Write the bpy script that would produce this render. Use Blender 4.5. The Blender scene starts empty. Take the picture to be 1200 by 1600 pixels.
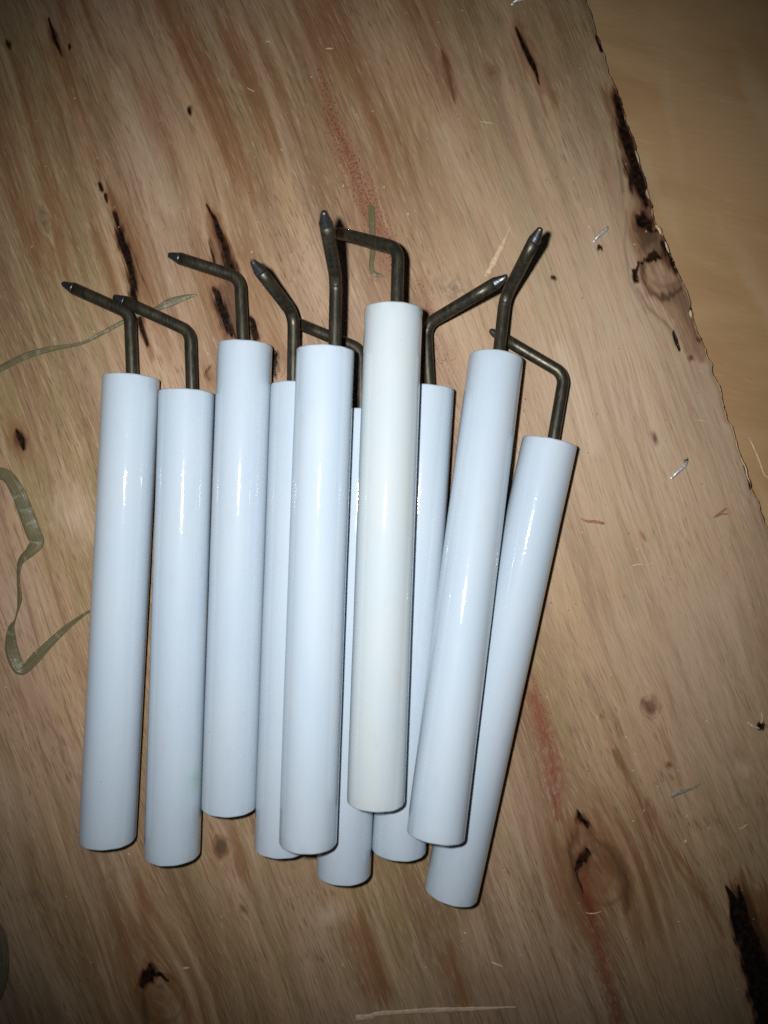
import bpy, bmesh, math, random
import numpy as np
from mathutils import Vector, Matrix

sc = bpy.context.scene
COL = sc.collection
random.seed(7)
RNG = np.random.default_rng(11)

# ------------------------------------------------------------------ camera, light, exposure
F_PX = 1180.0            # focal length in pixels of the 1200x1600 photograph
TUBE_D = 0.014
TUBE_R = TUBE_D / 2
TUBE_L = 0.1188
CAM_Z = 0.194 + TUBE_R   # phone held this high above the board
MM = 0.001
PX = CAM_Z / F_PX        # one photo pixel on the board surface, in metres

cam_d = bpy.data.cameras.new('camera')
cam = bpy.data.objects.new('camera', cam_d)
COL.objects.link(cam)
cam.location = (0, 0, CAM_Z)
cam.rotation_euler = (0, 0, 0)
cam_d.sensor_fit = 'VERTICAL'
cam_d.sensor_height = 7.3
cam_d.sensor_width = 5.475
cam_d.lens = F_PX / 1600 * 7.3
cam_d.clip_start = 0.004
cam_d.clip_end = 20
cam_d.dof.use_dof = True
cam_d.dof.focus_distance = 0.192
cam_d.dof.aperture_fstop = 2.2
sc.camera = cam

world = bpy.data.worlds.new('World')
sc.world = world
world.use_nodes = True
bg = world.node_tree.nodes['Background']
bg.inputs[0].default_value = (0.80, 0.90, 1.0, 1)
bg.inputs[1].default_value = 0.022

flash_d = bpy.data.lights.new('phone_flash', 'SPOT')
flash_d.energy = 2.45
flash_d.color = (0.97, 0.985, 1.0)
flash_d.spot_size = math.radians(91)
flash_d.spot_blend = 1.0
flash_d.shadow_soft_size = 0.0036
flash = bpy.data.objects.new('phone_flash', flash_d)
COL.objects.link(flash)
flash.rotation_euler = (0, math.radians(-3.5), 0)
flash.location = (-100 * PX, 48 * PX, CAM_Z)   # LED sits beside the lens, up and to the left

vs = sc.view_settings
vs.view_transform = 'Standard'
vs.look = 'None'
vs.exposure = 0.0
vs.gamma = 1.0
sc.render.engine = 'CYCLES'
sc.cycles.use_denoising = False   # a little sensor-like noise keeps the wood fibres crisp
sc.cycles.max_bounces = 8

def at(px, py, z=0.0):
    k = (CAM_Z - z) / F_PX
    return Vector(((px - 600) * k, -(py - 800) * k, z))

# ------------------------------------------------------------------ helpers
def tag(o, label=None, cat=None, group=None, kind=None):
    if label: o['label'] = label
    if cat: o['category'] = cat
    if group: o['group'] = group
    if kind: o['kind'] = kind
    return o

def link(name, me, mat=None, parent=None):
    o = bpy.data.objects.new(name, me)
    COL.objects.link(o)
    if mat is not None and me is not None:
        me.materials.append(mat)
    if parent is not None:
        o.parent = parent
    return o

def pydata(name, verts, faces, smooth=True):
    me = bpy.data.meshes.new(name)
    me.from_pydata([tuple(v) for v in verts], [], faces)
    me.update()
    if smooth:
        me.polygons.foreach_set('use_smooth', [True] * len(me.polygons))
    return me

class NT:
    """small wrapper for writing node trees"""
    def __init__(self, name):
        self.mat = bpy.data.materials.new(name)
        self.mat.use_nodes = True
        self.t = self.mat.node_tree
        self.t.nodes.clear()
        self.out = self.n('ShaderNodeOutputMaterial')
        self.bsdf = self.n('ShaderNodeBsdfPrincipled')
        self.t.links.new(self.bsdf.outputs[0], self.out.inputs[0])
    def n(self, kind, **kw):
        nd = self.t.nodes.new(kind)
        for k, v in kw.items():
            setattr(nd, k, v)
        return nd
    def put(self, sock, v):
        if hasattr(v, 'is_output') or isinstance(v, bpy.types.NodeSocket):
            self.t.links.new(v, sock)
        elif isinstance(v, (tuple, list)) and len(v) == 3 and sock.type == 'RGBA':
            sock.default_value = (*v, 1)
        else:
            sock.default_value = v
    def math(self, op, a, b=None, clamp=False):
        nd = self.n('ShaderNodeMath', operation=op, use_clamp=clamp)
        self.put(nd.inputs[0], a)
        if b is not None: self.put(nd.inputs[1], b)
        return nd.outputs[0]
    def vmul(self, v, s):
        nd = self.n('ShaderNodeVectorMath', operation='MULTIPLY')
        self.put(nd.inputs[0], v); self.put(nd.inputs[1], s)
        return nd.outputs[0]
    def vadd(self, v, s):
        nd = self.n('ShaderNodeVectorMath', operation='ADD')
        self.put(nd.inputs[0], v); self.put(nd.inputs[1], s)
        return nd.outputs[0]
    def noise(self, vec, scale=1.0, detail=3.0, rough=0.55, dist=0.0):
        nd = self.n('ShaderNodeTexNoise')
        self.put(nd.inputs['Vector'], vec)
        nd.inputs['Scale'].default_value = scale
        nd.inputs['Detail'].default_value = detail
        nd.inputs['Roughness'].default_value = rough
        nd.inputs['Distortion'].default_value = dist
        return nd.outputs[0]
    def step(self, v, lo, hi, a=0.0, b=1.0):
        nd = self.n('ShaderNodeMapRange', interpolation_type='SMOOTHSTEP')
        self.put(nd.inputs[0], v)
        nd.inputs[1].default_value = lo; nd.inputs[2].default_value = hi
        nd.inputs[3].default_value = a; nd.inputs[4].default_value = b
        return nd.outputs[0]
    def mix(self, fac, a, b, blend='MIX'):
        nd = self.n('ShaderNodeMix', data_type='RGBA', blend_type=blend)
        self.put(nd.inputs[0], fac); self.put(nd.inputs[6], a); self.put(nd.inputs[7], b)
        return nd.outputs[2]
    def attr(self, name, vec=False):
        nd = self.n('ShaderNodeAttribute', attribute_name=name)
        return nd.outputs['Vector' if vec else 'Fac']
    def bump(self, h, strength, dist):
        nd = self.n('ShaderNodeBump')
        nd.inputs['Strength'].default_value = strength
        nd.inputs['Distance'].default_value = dist
        self.put(nd.inputs['Height'], h)
        return nd.outputs[0]
    def set(self, **kw):
        for k, v in kw.items():
            self.put(self.bsdf.inputs[k.replace('_', ' ')], v)

# ------------------------------------------------------------------ materials
def mat_wood():
    m = NT('rough_plywood_face')
    g = m.attr('grain', True)                     # x across the grain, y along it, photo pixels
    resin, brown, red = m.attr('resin'), m.attr('brown'), m.attr('red')
    pale, grey, ring, olive_a = m.attr('pale'), m.attr('grey'), m.attr('ring'), m.attr('olive')
    broad, broad2, patch, mid, porezone = (m.attr(k) for k in ('broad', 'broad2', 'patch', 'mid', 'porezone'))
    fine = m.noise(m.vadd(m.vmul(g, (1/5.5, 1/210, 1)), (9, 1, 4)), 1, 3, 0.65)
    sh = m.n('ShaderNodeVectorMath', operation='DOT_PRODUCT')       # hair fibres lie a little askew to the streaks
    m.put(sh.inputs[0], g); sh.inputs[1].default_value = (1, -0.07, 0)
    gh = m.n('ShaderNodeCombineXYZ'); sx = m.n('ShaderNodeSeparateXYZ'); m.put(sx.inputs[0], g)
    m.put(gh.inputs[0], sh.outputs['Value']); m.put(gh.inputs[1], sx.outputs[1])
    hair = m.noise(m.vadd(m.vmul(gh.outputs[0], (1/2.6, 1/62, 1)), (2, 8, 6)), 1, 3, 0.72)
    pore = m.noise(m.vadd(m.vmul(gh.outputs[0], (1/2.5, 1/30, 1)), (12, 4, 2)), 1, 1, 0.6)
    dust = m.noise(m.vmul(g, (1/9, 1/9, 1)), 1, 3, 0.7)
    tan = (0.53, 0.355, 0.225)
    c = m.mix(m.step(broad, 0.40, 0.68, 0, 0.9), tan, (0.30, 0.18, 0.105))
    c = m.mix(m.step(broad2, 0.48, 0.70, 0, 0.8), c, (0.38, 0.285, 0.15))     # olive heartwood streaks
    c = m.mix(m.step(patch, 0.45, 0.70, 0, 0.65), c, (0.58, 0.41, 0.32))       # pinkish sapwood
    c = m.mix(m.math('MULTIPLY', olive_a, m.step(mid, 0.3, 0.62)), c, (0.27, 0.215, 0.11))
    bm_ = m.math('ADD', brown, m.math('MULTIPLY', m.math('MULTIPLY', m.math('SUBTRACT', mid, 0.5), 1.0), m.step(brown, 0.02, 0.3)))
    c = m.mix(m.step(bm_, 0.05, 0.50, 0, 0.75), c, (0.335, 0.165, 0.075))
    c = m.mix(m.step(bm_, 0.42, 0.95, 0, 0.9), c, (0.095, 0.042, 0.020))
    c = m.mix(m.step(mid, 0.54, 0.74, 0, 0.40), c, (0.25, 0.135, 0.07))
    c = m.mix(m.step(mid, 0.43, 0.27, 0, 0.24), c, (0.66, 0.50, 0.36))
    c = m.mix(m.step(fine, 0.52, 0.70, 0, 0.52), c, (0.20, 0.12, 0.065))
    bk = m.step(bm_, 0.3, 0.9, 1.0, 0.25)
    c = m.mix(m.math('MULTIPLY', bk, m.step(fine, 0.46, 0.30, 0, 0.34)), c, (0.70, 0.54, 0.40))
    c = m.mix(m.step(hair, 0.52, 0.68, 0, 0.44), c, (0.19, 0.105, 0.06))
    c = m.mix(m.math('MULTIPLY', m.step(pore, 0.58, 0.70, 0, 0.62), m.step(porezone, 0.32, 0.66, 0.25, 1.0)), c, (0.17, 0.095, 0.055))
    c = m.mix(m.step(pore, 0.40, 0.28, 0, 0.34), c, (0.72, 0.57, 0.43))
    c = m.mix(m.step(dust, 0.58, 0.78, 0, 0.16), c, (0.60, 0.49, 0.39))
    c = m.mix(m.math('MULTIPLY', bk, m.step(hair, 0.46, 0.30, 0, 0.30)), c, (0.72, 0.54, 0.38))
    # pale torn fibres; glints on the shiny ones are painted in as colour
    pm = m.math('MULTIPLY', pale, m.step(fine, 0.38, 0.58))
    c = m.mix(m.math('MULTIPLY', pm, 0.8), c, (0.74, 0.61, 0.49))
    c = m.mix(m.math('MULTIPLY', pale, 0.42), c, (0.74, 0.585, 0.47))
    c = m.mix(m.step(bm_, 0.22, 0.60, 0, 0.42), c, (0.27, 0.125, 0.055))
    c = m.mix(m.step(bm_, 0.55, 1.05, 0, 0.8), c, (0.085, 0.040, 0.020))
    # marks with a shape of their own
    gm = m.math('MULTIPLY', grey, m.step(dust, 0.32, 0.62))
    c = m.mix(m.math('MULTIPLY', gm, 0.8), c, (0.115, 0.095, 0.085))
    c = m.mix(m.math('MULTIPLY', ring, 0.8), c, (0.12, 0.062, 0.032))
    rspeck = m.noise(m.vmul(g, (1/5, 1/16, 1)), 1, 2, 0.65)
    rm = m.math('MULTIPLY', red, m.step(m.math('ADD', rspeck, m.math('MULTIPLY', red, 0.2)), 0.40, 0.72))
    c = m.mix(m.math('MULTIPLY', rm, 0.85, True), c, (0.27, 0.052, 0.026))
    rdots = m.attr('reddots')
    c = m.mix(m.math('MULTIPLY', rdots, m.step(fine, 0.35, 0.6, 0.25, 0.7)), c, (0.34, 0.11, 0.06))
    dn = m.noise(m.vmul(g, (1/3.0, 1/4.0, 1)), 1, 1, 0.6)
    dm = m.step(m.math('ADD', dn, m.math('MULTIPLY', m.math('MAXIMUM', rdots, m.math('MULTIPLY', red, 0.55)), 0.24)), 0.70, 0.78)
    dm = m.math('MULTIPLY', dm, m.step(m.math('MAXIMUM', rdots, red), 0.08, 0.3))
    c = m.mix(m.math('MULTIPLY', dm, 0.6), c, (0.15, 0.034, 0.020))
    edge = m.math('ADD', m.math('MULTIPLY', m.math('SUBTRACT', fine, 0.5), 1.1), m.math('MULTIPLY', m.math('SUBTRACT', hair, 0.5), 0.5))
    re = m.math('ADD', resin, m.math('MULTIPLY', edge, m.step(resin, 0.02, 0.3)))
    rfac = m.step(re, 0.34, 0.64)
    c = m.mix(m.step(re, 0.06, 0.48, 0, 0.8), c, (0.13, 0.050, 0.021))
    c = m.mix(rfac, c, m.mix(m.step(dust, 0.42, 0.62), (0.007, 0.006, 0.006), (0.040, 0.018, 0.009)))
    h = m.math('ADD', m.math('MULTIPLY', fine, -0.6), m.math('MULTIPLY', hair, -0.5))
    rough = m.mix(rfac, (0.56, 0.56, 0.56), (0.20, 0.20, 0.20))
    h = m.math('ADD', h, m.math('MULTIPLY', m.math('MULTIPLY', dust, rfac), 0.9))
    rough = m.mix(m.math('MULTIPLY', m.step(fine, 0.5, 0.35), m.math('ADD', m.math('MULTIPLY', pale, 0.9), 0.08)), rough, (0.40, 0.40, 0.40))
    c = m.mix(1.0, c, (0.635, 0.60, 0.52), 'MULTIPLY')
    m.set(Base_Color=c, Roughness=rough, Normal=m.bump(h, 0.75, 0.00022))
    m.bsdf.inputs['Specular IOR Level'].default_value = 0.32
    return m.mat

def mat_panel():
    m = NT('smooth_plywood_panel')
    tc = m.n('ShaderNodeTexCoord').outputs['Object']
    rot = m.n('ShaderNodeVectorRotate', rotation_type='Z_AXIS')
    m.put(rot.inputs['Vector'], tc); rot.inputs['Angle'].default_value = math.radians(12)
    p = m.vmul(rot.outputs[0], (1/PX, 1/PX, 1/PX))
    broad = m.noise(m.vmul(p, (1/300, 1/90, 1)), 1, 3, 0.5, 0.6)
    fine = m.noise(m.vmul(p, (1/34, 1/5, 1)), 1, 4, 0.6, 0.3)
    rot2 = m.n('ShaderNodeVectorRotate', rotation_type='Z_AXIS')
    m.put(rot2.inputs['Vector'], tc); rot2.inputs['Angle'].default_value = math.radians(-24)
    p2 = m.vmul(rot2.outputs[0], (1/PX, 1/PX, 1/PX))
    sw = m.noise(m.vmul(p2, (1/80, 1/420, 1)), 1, 2, 0.5, 0.8)
    speck = m.noise(m.vmul(p, (1/11, 1/11, 1)), 1, 2, 0.5)
    c = m.mix(m.step(broad, 0.35, 0.66), (0.385, 0.245, 0.12), (0.33, 0.195, 0.09))
    c = m.mix(m.step(sw, 0.50, 0.68, 0, 0.5), c, (0.42, 0.30, 0.175))
    c = m.mix(m.step(fine, 0.5, 0.75, 0, 0.18), c, (0.27, 0.15, 0.075))
    c = m.mix(m.step(fine, 0.45, 0.25, 0, 0.2), c, (0.55, 0.38, 0.23))
    c = m.mix(m.step(speck, 0.76, 0.80, 0, 0.8), c, (0.10, 0.04, 0.02))
    m.set(Base_Color=c, Roughness=0.55, Normal=m.bump(fine, 0.25, 0.0002))
    m.bsdf.inputs['Specular IOR Level'].default_value = 0.3
    return m.mat

def mat_ply(name, a, b):
    m = NT(name)
    tc = m.n('ShaderNodeTexCoord').outputs['Object']
    n1 = m.noise(tc, 900, 4, 0.7)
    c = m.mix(m.step(n1, 0.35, 0.65), a, b)
    m.set(Base_Color=c, Roughness=0.8, Normal=m.bump(n1, 0.6, 0.0004))
    return m.mat

def mat_ceramic(name, col, col2):
    m = NT(name)
    tc = m.n('ShaderNodeTexCoord').outputs['Object']
    oi = m.n('ShaderNodeObjectInfo').outputs['Random']
    off = m.n('ShaderNodeCombineXYZ'); m.put(off.inputs[0], oi); m.put(off.inputs[1], oi)
    p = m.vadd(tc, off.outputs[0])
    cloud = m.noise(m.vmul(p, (120, 40, 120)), 1, 3, 0.5)
    c = m.mix(m.step(cloud, 0.3, 0.7), col, col2)
    vor = m.n('ShaderNodeTexVoronoi')
    m.put(vor.inputs['Vector'], p); vor.inputs['Scale'].default_value = 190
    sp = m.step(vor.outputs['Distance'], 0.034, 0.020)
    rnd = m.n('ShaderNodeSeparateColor'); m.put(rnd.inputs[0], vor.outputs['Color'])
    sp = m.math('MULTIPLY', sp, m.math('GREATER_THAN', rnd.outputs[0], 0.72))
    c = m.mix(m.math('MULTIPLY', sp, 0.75), c, (0.07, 0.06, 0.055))
    c = m.mix(m.math('MULTIPLY', m.attr('stain'), 0.75), c, (0.25, 0.42, 0.28))
    c = m.mix(m.math('MULTIPLY', m.attr('raw_end'), 0.9), c, (0.55, 0.53, 0.49))
    smudge = m.noise(m.vmul(m.vadd(p, (3, 1, 7)), (260, 110, 260)), 1, 4, 0.65)
    c = m.mix(m.step(smudge, 0.55, 0.78, 0, 0.16), c, (0.36, 0.35, 0.33))
    lump = m.noise(m.vmul(p, (330, 95, 330)), 1, 2, 0.5)
    pit = m.noise(m.vmul(p, (1400, 620, 1400)), 1, 2, 0.5)
    streak = m.noise(m.vmul(p, (1800, 60, 1800)), 1, 2, 0.5)
    h = m.math('ADD', m.math('MULTIPLY', lump, 1.0), m.math('MULTIPLY', m.step(pit, 0.55, 0.80), 0.7))
    h = m.math('ADD', h, m.math('MULTIPLY', streak, 0.34))
    nb = m.bump(h, 0.5, 0.000030)
    m.set(Base_Color=c, Roughness=0.5, Normal=nb)
    m.set(Coat_Weight=1.0, Coat_Roughness=m.step(smudge, 0.40, 0.70, 0.03, 0.085), Coat_Normal=nb)
    m.bsdf.inputs['Specular IOR Level'].default_value = 0.08
    m.bsdf.inputs['Coat IOR'].default_value = 1.65
    return m.mat

def mat_rod(name, a, b, rough):
    m = NT(name)
    tc = m.n('ShaderNodeTexCoord').outputs['Object']
    n1 = m.noise(m.vmul(tc, (700, 160, 700)), 1, 4, 0.6)
    n2 = m.noise(m.vmul(tc, (3200, 500, 3200)), 1, 3, 0.6)
    c = m.mix(m.step(n1, 0.35, 0.65), a, b)
    c = m.mix(m.step(n2, 0.60, 0.75, 0, 0.6), c, tuple(x * 2.2 for x in a))
    m.set(Base_Color=c, Metallic=0.7, Roughness=m.step(n2, 0.3, 0.7, rough - 0.07, rough + 0.09), Normal=m.bump(n2, 0.25, 0.00006))
    return m.mat

def mat_tip():
    m = NT('ground_bright_steel')
    tc = m.n('ShaderNodeTexCoord').outputs['Object']
    n2 = m.noise(m.vmul(tc, (2600, 2600, 900)), 1, 3, 0.6)
    c = m.mix(m.step(n2, 0.35, 0.65), (0.145, 0.15, 0.155), (0.05, 0.052, 0.056))
    m.set(Base_Color=c, Metallic=0.9, Roughness=m.step(n2, 0.3, 0.7, 0.34, 0.52), Normal=m.bump(n2, 0.6, 0.00010))
    return m.mat

def mat_ribbon():
    m = NT('clear_olive_strapping')
    g = m.attr('grain', True)
    n1 = m.noise(m.vmul(g, (1/2.0, 1/60, 1)), 1, 3, 0.6)
    n2 = m.noise(m.vmul(g, (1/40, 1/14, 1)), 1, 1, 0.5)
    c = m.mix(m.step(n1, 0.35, 0.7), (0.16, 0.15, 0.075), (0.25, 0.235, 0.13))
    c = m.mix(m.step(n2, 0.60, 0.72, 0, 0.5), c, (0.42, 0.42, 0.32))
    m.set(Base_Color=c, Roughness=0.32, Normal=m.bump(m.math('ADD', n1, m.math('MULTIPLY', n2, 2.5)), 0.7, 0.0003))
    m.bsdf.inputs['Transmission Weight'].default_value = 0.25
    m.bsdf.inputs['Alpha'].default_value = 0.55
    return m.mat

def mat_plain(name, a, b, scale=700, rough=0.65, metal=0.0):
    m = NT(name)
    tc = m.n('ShaderNodeTexCoord').outputs['Object']
    n1 = m.noise(tc, scale, 4, 0.65)
    m.set(Base_Color=m.mix(m.step(n1, 0.32, 0.68), a, b), Roughness=rough, Metallic=metal, Normal=m.bump(n1, 0.4, 0.0001))
    return m.mat

M_WOOD, M_PANEL = mat_wood(), mat_panel()
M_PLY = [mat_ply('torn_ply_pale', (0.50, 0.36, 0.24), (0.30, 0.19, 0.11)), mat_ply('torn_ply_dark', (0.28, 0.16, 0.09), (0.40, 0.27, 0.17))]
M_CER = mat_ceramic('white_glazed_ceramic', (0.405, 0.482, 0.552), (0.430, 0.494, 0.552))
M_CREAM = mat_ceramic('cream_glazed_ceramic', (0.43, 0.49, 0.520), (0.45, 0.495, 0.498))
M_ROD = mat_rod('oxidised_olive_steel', (0.072, 0.064, 0.042), (0.038, 0.036, 0.028), 0.40)
M_TIP = mat_tip()
M_MARK = mat_rod('black_tool_dent', (0.012, 0.011, 0.010), (0.02, 0.018, 0.015), 0.5)
M_RIB = mat_ribbon()

# ------------------------------------------------------------------ plywood board, painted and carved on a fine grid
ANG = math.radians(19)
EU = np.array([math.cos(ANG), -math.sin(ANG)])   # across the grain, in photo pixel axes (x right, y down)
EV = np.array([math.sin(ANG), math.cos(ANG)])    # along the grain
EDGE = [(560, -1000), (760, -460), (880, -120), (918, 0), (926, 30), (935, 65), (945, 93), (957, 125), (969, 152), (980, 190), (991, 225),
        (1003, 262), (1012, 300), (1021, 330), (1028, 352), (1041, 375), (1046, 400), (1062, 425), (1070, 450), (1081, 480),
        (1089, 510), (1103, 545), (1113, 580), (1126, 608), (1132, 640), (1145, 675), (1153, 705), (1166, 735), (1176, 765),
        (1190, 795), (1204, 840), (1330, 1200), (1500, 1690), (1850, 2700)]
def vnoise(x, y, seed=0):
    xi, yi = np.floor(x).astype(np.int64), np.floor(y).astype(np.int64)
    fx, fy = x - xi, y - yi
    fx, fy = fx * fx * (3 - 2 * fx), fy * fy * (3 - 2 * fy)
    def h(a, b):
        v = (a * 374761393 + b * 668265263 + seed * 982451653) & 0x7fffffff
        v = ((v ^ (v >> 13)) * 1274126177) & 0x7fffffff
        return ((v ^ (v >> 16)) & 0xffff) / 65535.0
    return (h(xi, yi) * (1 - fx) + h(xi + 1, yi) * fx) * (1 - fy) + (h(xi, yi + 1) * (1 - fx) + h(xi + 1, yi + 1) * fx) * fy
def fbm(x, y, seed=0, o=3):
    s, a, t = 0, 1.0, 0
    for i in range(o):
        s = s + a * vnoise(x * 2**i, y * 2**i, seed + i * 17); t += a; a *= 0.5
    return s / t

ep = np.array(EDGE, float)
e_v, e_u = ep @ EV, ep @ EU
v_ax = np.concatenate([np.arange(-900, -30, 30), np.arange(-30, 1930, 3.2), np.arange(1930, 2700, 30)])
s_ax = np.concatenate([np.arange(0, 40, 1.5), np.arange(40, 1420, 2.1), np.arange(1420, 2400, 30)])
u_edge = np.interp(v_ax, e_v, e_u)
u_edge = u_edge + (fbm(v_ax / 15, v_ax * 0, 3, 2) - 0.5) * 6 + (fbm(v_ax / 44, v_ax * 0 + 2, 9) - 0.5) * 9
nv, ns = len(v_ax), len(s_ax)
fade = np.clip(1 - s_ax / 60, 0, 1)
base_edge = np.interp(v_ax, e_v, e_u)
Ug = (base_edge[:, None] - s_ax[None, :]) + (u_edge - base_edge)[:, None] * fade[None, :]
Vg = np.repeat(v_ax[:, None], ns, 1)
PXg = Ug * EU[0] + Vg * EV[0]
PYg = Ug * EU[1] + Vg * EV[1]

PX0, PY0 = PXg, PYg
wv = (fbm(Ug / 5, Vg / 90, 501) - 0.5) * 13 + (fbm(Ug / 2.5, Vg / 40, 502) - 0.5) * 5
wu = (fbm(Ug / 14, Vg / 30, 503) - 0.5) * 6
PXg, PYg = PX0 + wv * EV[0] + wu * EU[0], PY0 + wv * EV[1] + wu * EU[1]
def line_mask(pts, soft=1.5, wob=0.45, seed=1):
    """pts: (x, y, half width); 1 on the line, 0.5 at its half width, fading out beyond"""
    out = np.zeros_like(PXg)
    xs = [p[0] for p in pts]; ys = [p[1] for p in pts]; wm = max(p[2] for p in pts) * 4 + 12
    sel = (PXg > min(xs) - wm) & (PXg < max(xs) + wm) & (PYg > min(ys) - wm) & (PYg < max(ys) + wm)
    X, Y = PXg[sel], PYg[sel]
    n = (fbm(X / 7, Y / 16, seed) - 0.5) * 2
    best = np.zeros_like(X)
    for (x0, y0, w0), (x1, y1, w1) in zip(pts[:-1], pts[1:]):
        dx, dy = x1 - x0, y1 - y0
        t = np.clip(((X - x0) * dx + (Y - y0) * dy) / (dx * dx + dy * dy + 1e-9), 0, 1)
        d = np.hypot(X - x0 - t * dx, Y - y0 - t * dy)
        w = (w0 + (w1 - w0) * t) * (1 + wob * n)
        w = np.maximum(w, 0.3)
        best = np.maximum(best, np.clip(0.5 + (w - d) / (2 * soft * np.maximum(w, 1.5)), 0, 1))
    out[sel] = best
    return out
def blob(x, y, rx, ry, rot=19, soft=1.0, wob=0.3, seed=1):
    a = math.radians(rot)
    dx, dy = PXg - x, PYg - y
    uu = dx * math.cos(a) - dy * math.sin(a); vv = dx * math.sin(a) + dy * math.cos(a)
    out = np.zeros_like(PXg)
    sel = (np.abs(uu) < rx * 3 + 6) & (np.abs(vv) < ry * 3 + 6)
    d = np.hypot(uu[sel] / rx, vv[sel] / ry)
    n = (fbm(PXg[sel] / max(rx * 0.6, 3), PYg[sel] / max(ry * 0.6, 3), seed) - 0.5) * 2
    out[sel] = np.clip(0.5 + (1 - d + wob * n) / (2 * soft), 0, 1)
    return out
def mx(*a):
    r = a[0]
    for b in a[1:]: r = np.maximum(r, b)
    return r

resin = mx(
    line_mask([(176, 330, 1.5), (186, 358, 5), (194, 388, 6.5), (202, 415, 5), (206, 442, 5.5), (213, 472, 5), (221, 510, 4), (232, 541, 1.5)], seed=2),
    line_mask([(157, 288, 3), (160, 296, 3)], seed=3), line_mask([(165, 305, 2), (168, 316, 1.5)], seed=4),
    line_mask([(204, 385, 1.0), (218, 425, 1.2), (238, 470, 0.6)], seed=5) * 0.62,
    line_mask([(322, 320, 0.6), (334, 343, 2.5), (342, 362, 5), (352, 390, 5), (362, 420, 5.5), (372, 440, 5)], seed=6),
    line_mask([(326, 374, 2.0), (332, 400, 3.0), (337, 425, 2.5)], seed=7) * 0.75,
    line_mask([(338, 455, 5), (346, 480, 9), (352, 505, 6), (362, 525, 5)], wob=0.8, seed=8) * 0.95,
    line_mask([(392, 500, 4), (400, 528, 6)], wob=0.6, seed=9), line_mask([(428, 555, 5), (430, 585, 3.5)], seed=10),
    line_mask([(329, 572, 1.5), (322, 585, 2), (328, 596, 1.5)], seed=11) * 0.7,
    line_mask([(76, 30, 1.5), (82, 48, 3), (90, 68, 2.5), (98, 88, 1)], seed=12), blob(108, 75, 2.5, 4, seed=13),
    blob(296, 172, 3.5, 6, seed=14), blob(13, 68, 5, 6, seed=15) * 0.6,
    line_mask([(806, 40, 1.2), (814, 62, 3.2), (824, 86, 3.2), (836, 112, 1.8), (842, 132, 0.7)], seed=16),
    line_mask([(964, 152, 4), (970, 180, 6.5), (978, 215, 8), (986, 248, 9), (994, 272, 8.5), (1003, 296, 6.5), (1012, 322, 3)], wob=0.4, seed=17),
    line_mask([(933, 58, 1), (940, 78, 2.5)], seed=18),
    blob(1003, 344, 12, 10, rot=60, wob=0.5, seed=19), line_mask([(1012, 352, 2), (1020, 362, 2), (1032, 360, 1.5)], seed=20),
    line_mask([(1036, 380, 4), (1044, 392, 7), (1052, 412, 8)], wob=0.5, seed=21),
    line_mask([(993, 440, 3), (992, 424, 2), (1000, 412, 2), (1012, 405, 2.5), (1026, 408, 2.0)], wob=0.6, seed=22),
    line_mask([(1052, 518, 1.5), (1057, 533, 2.4), (1062, 546, 1.2)], seed=23), line_mask([(1080, 484, 2.5), (1086, 489, 2)], seed=24),
    line_mask([(27, 674, 2.5), (34, 688, 5.5), (38, 702, 2.5)], seed=25),
    line_mask([(903, 1266, 1.5), (907, 1278, 5), (918, 1291, 4)], seed=26),
    line_mask([(918, 1334, 6), (907, 1346, 7), (900, 1360, 3)], wob=0.5, seed=27),
    line_mask([(1135, 1384, 1.5), (1143, 1402, 5), (1152, 1428, 11), (1166, 1462, 15), (1180, 1500, 19), (1194, 1550, 22), (1214, 1620, 24)], soft=0.5, wob=0.3, seed=28),
    line_mask([(1154, 1382, 1), (1160, 1405, 4), (1166, 1440, 6)], seed=29),
    line_mask([(234, 1508, 2), (231, 1520, 5), (222, 1538, 4)], seed=30), line_mask([(232, 1524, 5), (252, 1524, 3), (264, 1532, 1.5)], seed=31),
    line_mask([(1000, 338, 5), (1010, 350, 8), (1016, 362, 3)], wob=0.7, seed=320), line_mask([(988, 262, 8), (996, 285, 9), (1004, 304, 6)], wob=0.5, seed=321),
    line_mask([(1040, 382, 5), (1050, 400, 9), (1056, 418, 6)], wob=0.6, seed=322), line_mask([(1008, 404, 3), (1020, 400, 4), (1030, 405, 3)], wob=0.6, seed=323),
    line_mask([(905, 1350, 4), (902, 1372, 3), (912, 1395, 2)], seed=324) * 0.7, line_mask([(236, 1510, 4), (240, 1524, 7), (226, 1536, 7)], wob=0.6, seed=325),
    blob(1191, 1136, 6, 5, seed=32), blob(938, 388, 4, 3.5, rot=60, seed=34), blob(1072, 720, 3.5, 3, seed=35), blob(865, 434, 3, 4, seed=36), line_mask([(1163, 728, 1), (1170, 748, 1.6), (1174, 765, 0.8)], seed=33) * 0.8)
wv = (fbm(Ug / 7, Vg / 160, 504) - 0.5) * 90 + (fbm(Ug / 3, Vg / 70, 505) - 0.5) * 30
PXb, PYb = PX0 + wv * EV[0] + wu * EU[0], PY0 + wv * EV[1] + wu * EU[1]
PXk, PYk = PXg, PYg
def streak_mask(pts, **kw):                       # long streaks fray far along the grain
    global PXg, PYg
    PXg, PYg = PXb, PYb
    r = line_mask(pts, **kw)
    PXg, PYg = PXk, PYk
    return r
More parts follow.
